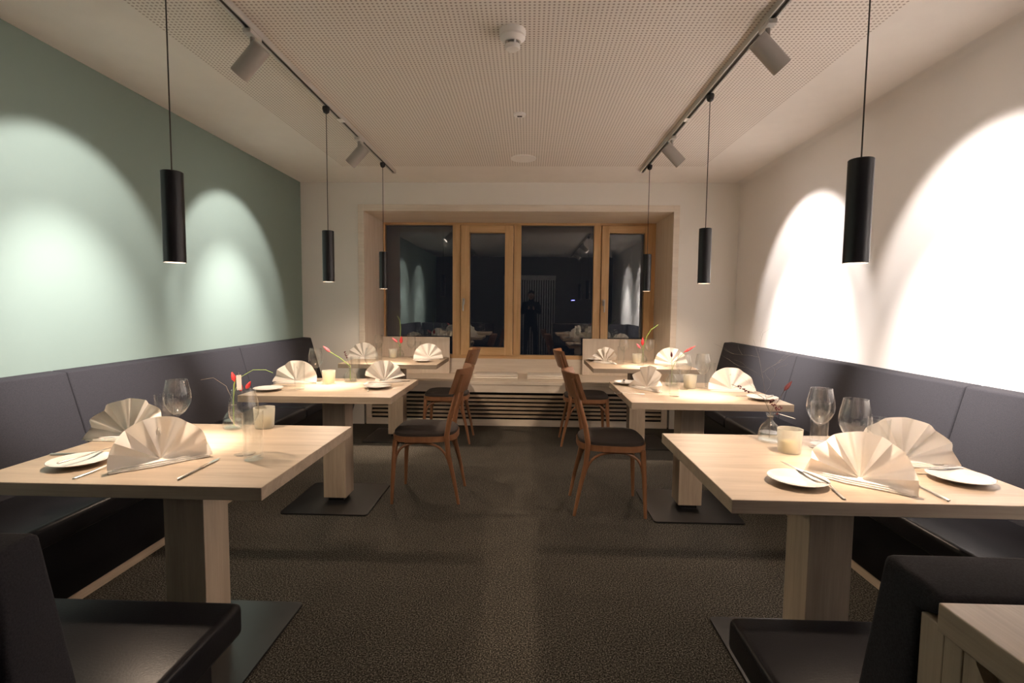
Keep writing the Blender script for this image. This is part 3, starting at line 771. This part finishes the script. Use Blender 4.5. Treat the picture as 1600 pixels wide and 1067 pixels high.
# -- nearest left
napkin(-1.555, 1.90, 8, 'white fan napkin on the wall side '+NL_, 0)
napkin(-1.213, 1.612, 46, 'white fan napkin in front, towards the aisle, '+NL_, 1)
wineglass(-1.381, 1.935, 'wine glass behind the two napkins '+NL_); wineglass(-1.000, 1.735, 'wine glass beside the tumbler near the aisle end '+NL_)
tumbler(-1.458, 1.965, 'tumbler half hidden behind the back napkin '+NL_); tumbler(-.936, 1.676, 'tumbler in front of the wine glass at the aisle end '+NL_)
vase(-1.255, 2.10, 'round glass vase with red flowers '+NL_)
votive(-1.130, 2.115, 'frosted candle holder behind the wine glass '+NL_, 'cream candle in the holder '+NL_)
plate(-1.467, 1.585, 'white plate with knife at the left edge '+NL_)
cutlery('knife', (-1.480, 1.520), (-1.453, 1.709), 'butter knife laid across the plate '+NL_, .019, 0)
cutlery('fork', (-1.362, 1.446), (-1.348, 1.60), 'fork between plate and front napkin '+NL_)
cutlery('knife', (-1.047, 1.455), (-1.049, 1.66), 'table knife right of the front napkin '+NL_)
cutlery('knife', (-1.655, 1.675), (-1.49, 1.70), 'knife by the wall bench behind the plate '+NL_, .0)
V = (-1.255, 2.10)
flower('red_freesia', *V, [(-1.252, 2.098, .885), (-1.243, 2.09, .94), (-1.235, 2.09, .965)], 'red flower on green stalk in the vase '+NL_, blooms=[((-1.240, 2.09, .955), (-.3, 0, 1), .04, .010), ((-1.19, 2.09, .925), (.5, 0, .8), .035, .009), ((-1.215, 2.09, .915), (0, 0, 1), .03, .010)], bmat='red', sr=.0028)
flower('grass_blade', *V, [(-1.245, 2.095, .91), (-1.21, 2.09, .975), (-1.16, 2.09, 1.004), (-1.10, 2.08, 1.006), (-1.065, 2.07, .995)], 'thin curved grass blade in the vase '+NL_, 'grass', sr=.0011)
flower('dry_twig', *V, [(-1.262, 2.10, .88), (-1.29, 2.11, .93), (-1.345, 2.11, .965), (-1.40, 2.11, .955)], 'fine dry twig reaching left from the vase '+NL_, 'twig', stem='dry', sr=.0007)
paper_tag((-1.214, 2.075, .995), (.05, -.05, -1), 'small white paper tag hanging at the vase '+NL_)
# -- nearest right
napkin(1.300, 1.765, -18, 'white fan napkin by the wall bench '+NR_, 2)
napkin(1.020, 1.553, -46, 'white fan napkin in front '+NR_, 0)
wineglass(1.122, 1.956, 'wine glass with the tumbler right behind it '+NR_); wineglass(1.107, 1.727, 'wine glass between the two napkins '+NR_)
tumbler(1.157, 2.02, 'tumbler seen through the left wine glass '+NR_); tumbler(1.193, 1.735, 'tumbler left of the back napkin '+NR_)
vase(.976, 2.045, 'round glass vase with dried burgundy blooms '+NR_)
votive(.973, 1.882, 'frosted candle holder in front of the vase '+NR_, 'cream candle in the holder '+NR_)
plate(.828, 1.545, 'white plate near the aisle '+NR_); plate(1.352, 1.597, 'white plate near the wall bench '+NR_)
cutlery('knife', (.893, 1.49), (.86, 1.655), 'butter knife lying on the aisle plate '+NR_, .0165)
cutlery('fork', (.889, 1.412), (.923, 1.60), 'fork beside the aisle plate '+NR_)
cutlery('knife', (1.175, 1.413), (1.182, 1.60), 'table knife right of the front napkin '+NR_)
cutlery('knife', (1.42, 1.665), (1.20, 1.655), 'butter knife across the wall-side plate '+NR_, .0165)
cutlery('fork', (1.20, 1.595), (1.26, 1.72), 'fork between back napkin and wall-side plate '+NR_)
V = (.976, 2.045)
flower('dried_bloom', *V, [(.985, 2.04, .89), (1.0, 2.02, .93), (1.005, 2.0, .965)], 'upright dried bloom on a thin stalk in the vase '+NR_, stem='dry', sr=.0010, blooms=[((1.005, 2.0, .965), (.6, 0, .8), .045, .0085)], bmat='burgundy')
flower('dried_sprig', *V, [(.955, 2.03, .895), (.93, 2.01, .93), (.905, 2.0, .945), (.865, 2.0, .957), (.80, 2.0, .985)], 'drooping dried sprig with dark red tufts '+NR_, 'sprig', stem='dry', sr=.0011, bmat='burgundy',
       dr=[(.955, 2.0, .915), (.968, 2.0, .903), (.975, 2.0, .89), (.985, 2.0, .885), (.96, 2.0, .925), (.992, 2.0, .895), (.98, 2.0, .872), (.86, 2.0, .957), (.848, 2.0, .963), (.835, 2.0, .972)])
o = empty('dry_twig', (.976, 2.045, TZ+.012)); tag(o, 'tall fine grey branching twig in the vase '+NR_, 'twig')
bm = bmesh.new(); rnd = random.Random(11); base = Vector((.976, 2.045, TZ+.012))
main = [Vector((0, 0, 0)), Vector((0, 0, .095)), Vector((-.03, -.02, .17)), Vector((-.055, -.04, .25)), Vector((-.075, -.045, .33)), Vector((-.10, -.045, .40))]
tube(bm, main, [.0007, .0006, .0005, .0004, .0003, .0002], 5)
def twig(p, d, L, k):
    q = [p]; dd = d.copy()
    for i in range(4):
        dd = (dd+Vector((rnd.uniform(-.5, .5), rnd.uniform(-.3, .3), rnd.uniform(-.35, .35)))).normalized(); q.append(q[-1]+dd*L/4)
    tube(bm, q, [.00025, .00022, .0002, .00018, .00015], 4)
    if k:
        for i in (2, 3, 4): twig(q[i], (dd+Vector((rnd.uniform(-1, 1), rnd.uniform(-.3, .3), rnd.uniform(-.2, 1)))).normalized(), L*.5, k-1)
for i, (d, L) in enumerate((((-1, 0, .5), .10), ((.5, 0, 1), .10), ((-1, 0, .8), .13), ((.7, 0, .9), .10), ((-.9, 0, .3), .12), ((.3, 0, 1), .08))):
    twig(main[min(5, 2+i//2)]+Vector((0, 0, .02*(i % 2))), Vector(d).normalized(), L, 1)
obj('branches', bm, M['dry'], o)
paper_tag((.99, 2.03, .868), (1, -.05, -.28), 'small white paper tag sticking out from the vase '+NR_)
# -- middle left
napkin(-1.570, 3.36, 6, 'white fan napkin on the wall side '+ML, 1)
napkin(-.985, 3.42, 35, 'white fan napkin on the chair side '+ML, 2, narrow=True)
wineglass(-1.475, 3.46, 'wine glass behind the wall-side napkin '+ML); wineglass(-1.115, 3.56, 'wine glass near the back edge '+ML)
tumbler(-1.435, 3.118, 'tumbler in front of the wall-side napkin '+ML); tumbler(-1.235, 3.57, 'tumbler behind the vase '+ML)
vase(-1.230, 3.45, 'round glass vase with a pink tulip '+ML)
votive(-1.339, 3.345, 'frosted candle holder at the centre '+ML, 'cream candle in the holder '+ML)
plate(-.965, 3.20, 'white plate on the chair side '+ML)
plate(-1.60, 3.05, 'white plate near the wall bench '+ML)
cutlery('knife', (-.875, 3.215), (-1.06, 3.20), 'butter knife across the chair-side plate '+ML, .0165)
cutlery('fork', (-.98, 3.055), (-1.05, 3.28), 'fork beside the chair-side plate '+ML)
cutlery('knife', (-.825, 3.50), (-1.0, 3.49), 'table knife by the chair-side napkin '+ML)
cutlery('knife', (-1.672, 3.20), (-1.50, 3.22), 'table knife by the wall-side napkin '+ML)
V = (-1.230, 3.45)
flower('pink_tulip', *V, [(-1.245, 3.45, .872), (-1.30, 3.45, .915), (-1.375, 3.45, .960)], 'long pink tulip bud leaning left from the vase '+ML, blooms=[((-1.372, 3.45, .958), (-.75, 0, .62), .060, .0105)], bmat='pink', sr=.0026)
flower('dried_sprig', *V, [(-1.235, 3.45, .875), (-1.25, 3.45, .91), (-1.262, 3.45, .94)], 'short dusky red sprig in the vase '+ML, 'sprig', stem='dry', sr=.0012, bmat='burgundy', dr=[(-1.262, 3.45, .945), (-1.258, 3.45, .93), (-1.27, 3.45, .955), (-1.25, 3.45, .915)])
# -- far left
napkin(-1.640, 4.98, 0, 'white fan napkin on the wall side '+FL, 2)
napkin(-1.00, 5.02, 18, 'white fan napkin on the chair side '+FL, 0)
wineglass(-1.53, 5.13, 'wine glass behind the wall-side napkin '+FL); wineglass(-1.203, 5.17, 'wine glass at the back near the chair side '+FL)
tumbler(-1.455, 4.88, 'tumbler beside the wall-side napkin '+FL); tumbler(-1.135, 5.16, 'tumbler at the back beside the wine glass '+FL)
vase(-1.325, 5.19, 'round glass vase with pink and red flowers '+FL)
votive(-1.372, 5.09, 'frosted candle holder before the vase '+FL, 'cream candle in the holder '+FL)
plate(-1.00, 4.77, 'white plate on the chair side '+FL)
cutlery('knife', (-.90, 4.79), (-1.09, 4.77), 'butter knife across the chair-side plate '+FL, .0165)
cutlery('knife', (-.875, 4.98), (-.88, 5.17), 'table knife by the chair-side napkin '+FL)
V = (-1.325, 5.19)
flower('pink_bud', *V, [(-1.335, 5.19, .875), (-1.36, 5.19, .915)], 'pink bud leaning left in the vase '+FL, blooms=[((-1.355, 5.19, .905), (-.75, 0, .6), .07, .014)], bmat='pink', sr=.002)
flower('red_bloom', *V, [(-1.32, 5.19, .88), (-1.315, 5.19, .91)], 'upright red bloom in the vase '+FL, blooms=[((-1.315, 5.19, .895), (.05, 0, 1), .07, .018)], bmat='red', sr=.002)
flower('grass_blade', *V, [(-1.322, 5.19, .95), (-1.318, 5.19, 1.05), (-1.325, 5.18, 1.13), (-1.35, 5.18, 1.175)], 'tall green stalk rising from the vase '+FL, 'grass', sr=.002)
# -- middle right
napkin(.775, 3.30, -62, 'white fan napkin on the chair side '+MR, 0)
napkin(1.308, 3.28, -8, 'white fan napkin on the wall side '+MR, 1)
wineglass(1.163, 3.395, 'wine glass left of the wall-side napkin '+MR); wineglass(1.022, 3.34, 'wine glass behind the front tumbler '+MR)
tumbler(1.235, 3.46, 'tumbler behind the right wine glass '+MR); tumbler(.885, 3.065, 'tumbler at the front '+MR)
vase(.985, 3.48, 'round glass vase with two red blooms '+MR)
votive(1.080, 3.385, 'frosted candle holder between the wine glasses '+MR, 'cream candle in the holder '+MR)
plate(.685, 3.52, 'white plate on the chair side '+MR); plate(1.375, 2.985, 'white plate on the wall side '+MR)
cutlery('fork', (.72, 3.115), (.62, 3.11), 'fork at the front left corner '+MR)
cutlery('knife', (.655, 3.415), (.68, 3.58), 'butter knife on the chair-side plate '+MR, .0165)
cutlery('knife', (1.445, 3.14), (1.28, 3.10), 'table knife by the wall-side napkin '+MR)
cutlery('knife', (1.455, 3.02), (1.29, 2.98), 'butter knife on the wall-side plate '+MR, .0165)
V = (.985, 3.48)
flower('red_bloom', *V, [(.985, 3.48, .88), (.978, 3.47, .95)], 'upright dark red bloom in the vase '+MR, blooms=[((.978, 3.47, .95), (-.1, 0, 1), .035, .008)], bmat='burgundy', sr=.0012)
flower('red_spike', *V, [(1.0, 3.48, .90), (1.03, 3.46, .95), (1.062, 3.45, .99)], 'long red flower spike leaning right '+MR, blooms=[((1.055, 3.45, .985), (.85, 0, .5), .085, .0085)], bmat='red', sr=.0014)
# -- far right
napkin(.735, 4.85, -45, 'white fan napkin on the chair side '+FR, 1, narrow=True)
napkin(1.342, 4.80, -8, 'white fan napkin on the wall side '+FR, 2)
wineglass(.945, 5.02, 'wine glass behind the tumbler '+FR); wineglass(1.20, 5.08, 'wine glass at the back near the wall-side napkin '+FR)
tumbler(.878, 4.80, 'tumbler left of the candle '+FR); tumbler(1.04, 4.70, 'tumbler in front of the candle '+FR)
vase(1.122, 4.97, 'round glass vase with red and magenta blooms '+FR)
votive(1.045, 4.88, 'frosted candle holder at the centre '+FR, 'cream candle in the holder '+FR)
plate(.672, 5.08, 'white plate on the chair side '+FR)
cutlery('knife', (.65, 4.97), (.67, 5.14), 'butter knife on the chair-side plate '+FR, .0165)
cutlery('fork', (1.40, 4.62), (1.25, 4.60), 'fork at the front edge on the wall side '+FR)
V = (1.122, 4.97)
flower('red_bloom', *V, [(1.12, 4.97, .88), (1.115, 4.96, .93)], 'upright red bloom in the vase '+FR, blooms=[((1.113, 4.96, .92), (0, 0, 1), .075, .016)], bmat='red', sr=.002)
flower('magenta_bloom', *V, [(1.11, 4.96, .875), (1.09, 4.95, .895)], 'small pink bloom leaning left in the vase '+FR, blooms=[((1.09, 4.95, .89), (-.7, 0, .8), .06, .012)], bmat='pink', sr=.0015)
flower('grass_blade', *V, [(1.13, 4.96, .92), (1.15, 4.95, 1.01), (1.19, 4.94, 1.075), (1.25, 4.93, 1.12)], 'curved green leaf blade rising right '+FR, 'grass', sr=.0028)
paper_tag((1.135, 4.95, .955), (.25, -.02, -1), 'small white paper tag hanging at the vase '+FR)

# ================================================================== THE PHOTOGRAPHER (mirrored in the window)
def skin_body(name, pts, edges, rad, mat, parent, root=0, sub=2):
    me = bpy.data.meshes.new(name); me.from_pydata(pts, edges, [])
    o = bpy.data.objects.new(name, me); COL.objects.link(o); o.parent = parent
    md = o.modifiers.new('s', 'SKIN'); 
    for i, r in enumerate(rad):
        me.skin_vertices[0].data[i].radius = (r, r) if not isinstance(r, tuple) else r
        me.skin_vertices[0].data[i].use_root = (i == root)
    s = o.modifiers.new('u', 'SUBSURF'); s.levels = sub; s.render_levels = sub
    me.materials.append(mat)
    return o
ph = empty('person', (.06, -.36, 0)); tag(ph, 'person in dark clothes photographing, mirrored in the window glass', 'person')
ox = .0
body_p = [(0, 0, .93), (0, 0, 1.12), (0, .01, 1.30), (0, .0, 1.40), (0, .01, 1.46), (0, .02, 1.53), (0, .02, 1.62),
          (-.17, 0, 1.36), (-.23, .05, 1.12), (-.10, .20, 1.20), (-.065, .245, 1.235),
          (.17, 0, 1.36), (.23, .05, 1.12), (.10, .20, 1.20), (.065, .245, 1.235),
          (-.095, 0, .88), (-.12, .01, .48), (-.13, -.02, .09), (-.13, .10, .035), (.095, 0, .88), (.12, .01, .48), (.13, -.02, .09), (.13, .10, .035)]
body_e = [(0, 1), (1, 2), (2, 3), (3, 4), (4, 5), (5, 6), (2, 7), (7, 8), (8, 9), (9, 10), (2, 11), (11, 12), (12, 13), (13, 14), (0, 15), (15, 16), (16, 17), (17, 18), (0, 19), (19, 20), (20, 21), (21, 22)]
body_r = [(.16, .11), (.15, .10), (.17, .11), (.09, .08), .052, (.07, .08), (.07, .085), .065, .047, .038, .03, .065, .047, .038, .03, .088, .06, .045, .04, .088, .06, .045, .04]
skin_body('body', body_p, body_e, body_r, M['cloth'], ph)
bm = bmesh.new(); bmesh.ops.create_uvsphere(bm, u_segments=20, v_segments=14, radius=1)
for v in bm.verts:
    c = v.co; c.x *= .074*(1-.15*max(0, -c.z)); c.y *= .094; c.z *= .115
    if c.y > .05 and abs(c.x) < .02 and -.03 < c.z < .02: c.y += .018      # nose
hd = obj('head', bm, M['skin'], ph, True, loc=(0, .045, 1.565))
for s in (-1, 1):
    bm = bmesh.new(); bmesh.ops.create_uvsphere(bm, u_segments=8, v_segments=6, radius=.011); obj('eye', bm, M['white_plastic'], hd, True, loc=(s*.03, .083, .012))
    bm = bmesh.new(); bmesh.ops.create_uvsphere(bm, u_segments=8, v_segments=6, radius=.022); bmesh.ops.scale(bm, verts=bm.verts, vec=(.4, .7, 1.3)); obj('ear', bm, M['skin'], hd, True, loc=(s*.075, 0, 0))
bm = bmesh.new(); tube(bm, [(-.022, .086, -.05), (0, .092, -.052), (.022, .086, -.05)], .004, 6); obj('mouth', bm, M['burgundy'], hd, True)
bm = bmesh.new(); bmesh.ops.create_uvsphere(bm, u_segments=20, v_segments=14, radius=1)
for v in bm.verts:
    c = v.co; c.x *= .083; c.y *= .100; c.z *= .118
    if c.z < .02 and c.y > -.01: c.y = min(c.y, .02); c.z = max(c.z, .0); c.x *= .95
obj('hair', bm, M['hair'], hd, True, loc=(0, -.012, .012))
for s in (-1, 1):
    hx, hy, hz = s*.065, .245, 1.235
    bm = bmesh.new(); tube(bm, [(hx, hy-.01, hz), (hx*.98, hy+.03, hz+.02), (hx*.9, hy+.06, hz+.035)], [.026, .036, .030], 10, flat=.55); hn = obj('hand', bm, M['skin'], ph, True)
    for k in range(4):
        L = (.9, 1.0, .95, .78)[k]
        z = hz+.055-.019*k
        bm = bmesh.new(); tube(bm, [(hx*.95, hy+.05, z), (hx*.95+s*.006, hy+.05+.030*L, z), (hx*.80, hy+.05+.052*L, z), (hx*.55, hy+.05+.056*L, z)], [.009, .0085, .008, .0065], 8); obj('finger', bm, M['skin'], hn, True)
    bm = bmesh.new(); tube(bm, [(hx, hy, hz+.01), (hx*.8, hy-.005, hz+.04), (hx*.5, hy+.012, hz+.055)], [.011, .010, .008], 8); obj('thumb', bm, M['skin'], hn, True)
cm = empty('camera', (.06, -.095, 1.28)); tag(cm, 'black camera held in front of the chest, mirrored in the window glass', 'camera')
bm = bmesh.new(); box(bm, -.066, .066, -.035, .02, -.048, .035, bevel=.008); obj('camera_body', bm, M['blackpaint'], cm, True)
bm = bmesh.new(); box(bm, -.022, .022, -.03, .02, .034, .055, bevel=.006); obj('viewfinder', bm, M['blackpaint'], cm, True)
bm = bmesh.new(); tube(bm, [(0, .02, -.006), (0, .04, -.006), (0, .07, -.006)], [.034, .036, .038], 24); obj('camera_lens', bm, M['blackpaint'], cm, True)
led = empty('night_light', (1.14, YF+.001, 1.46)); tag(led, 'tiny blue glowing display on the wall behind, mirrored in glass', 'display')
bm = bmesh.new(); box(bm, -.06, .06, 0, .015, -.02, .02, bevel=.003); obj('case', bm, M['blackpaint'], led); bm = bmesh.new(); box(bm, -.045, .045, .0155, .017, -.008, .008); obj('screen', bm, M['led'], led)
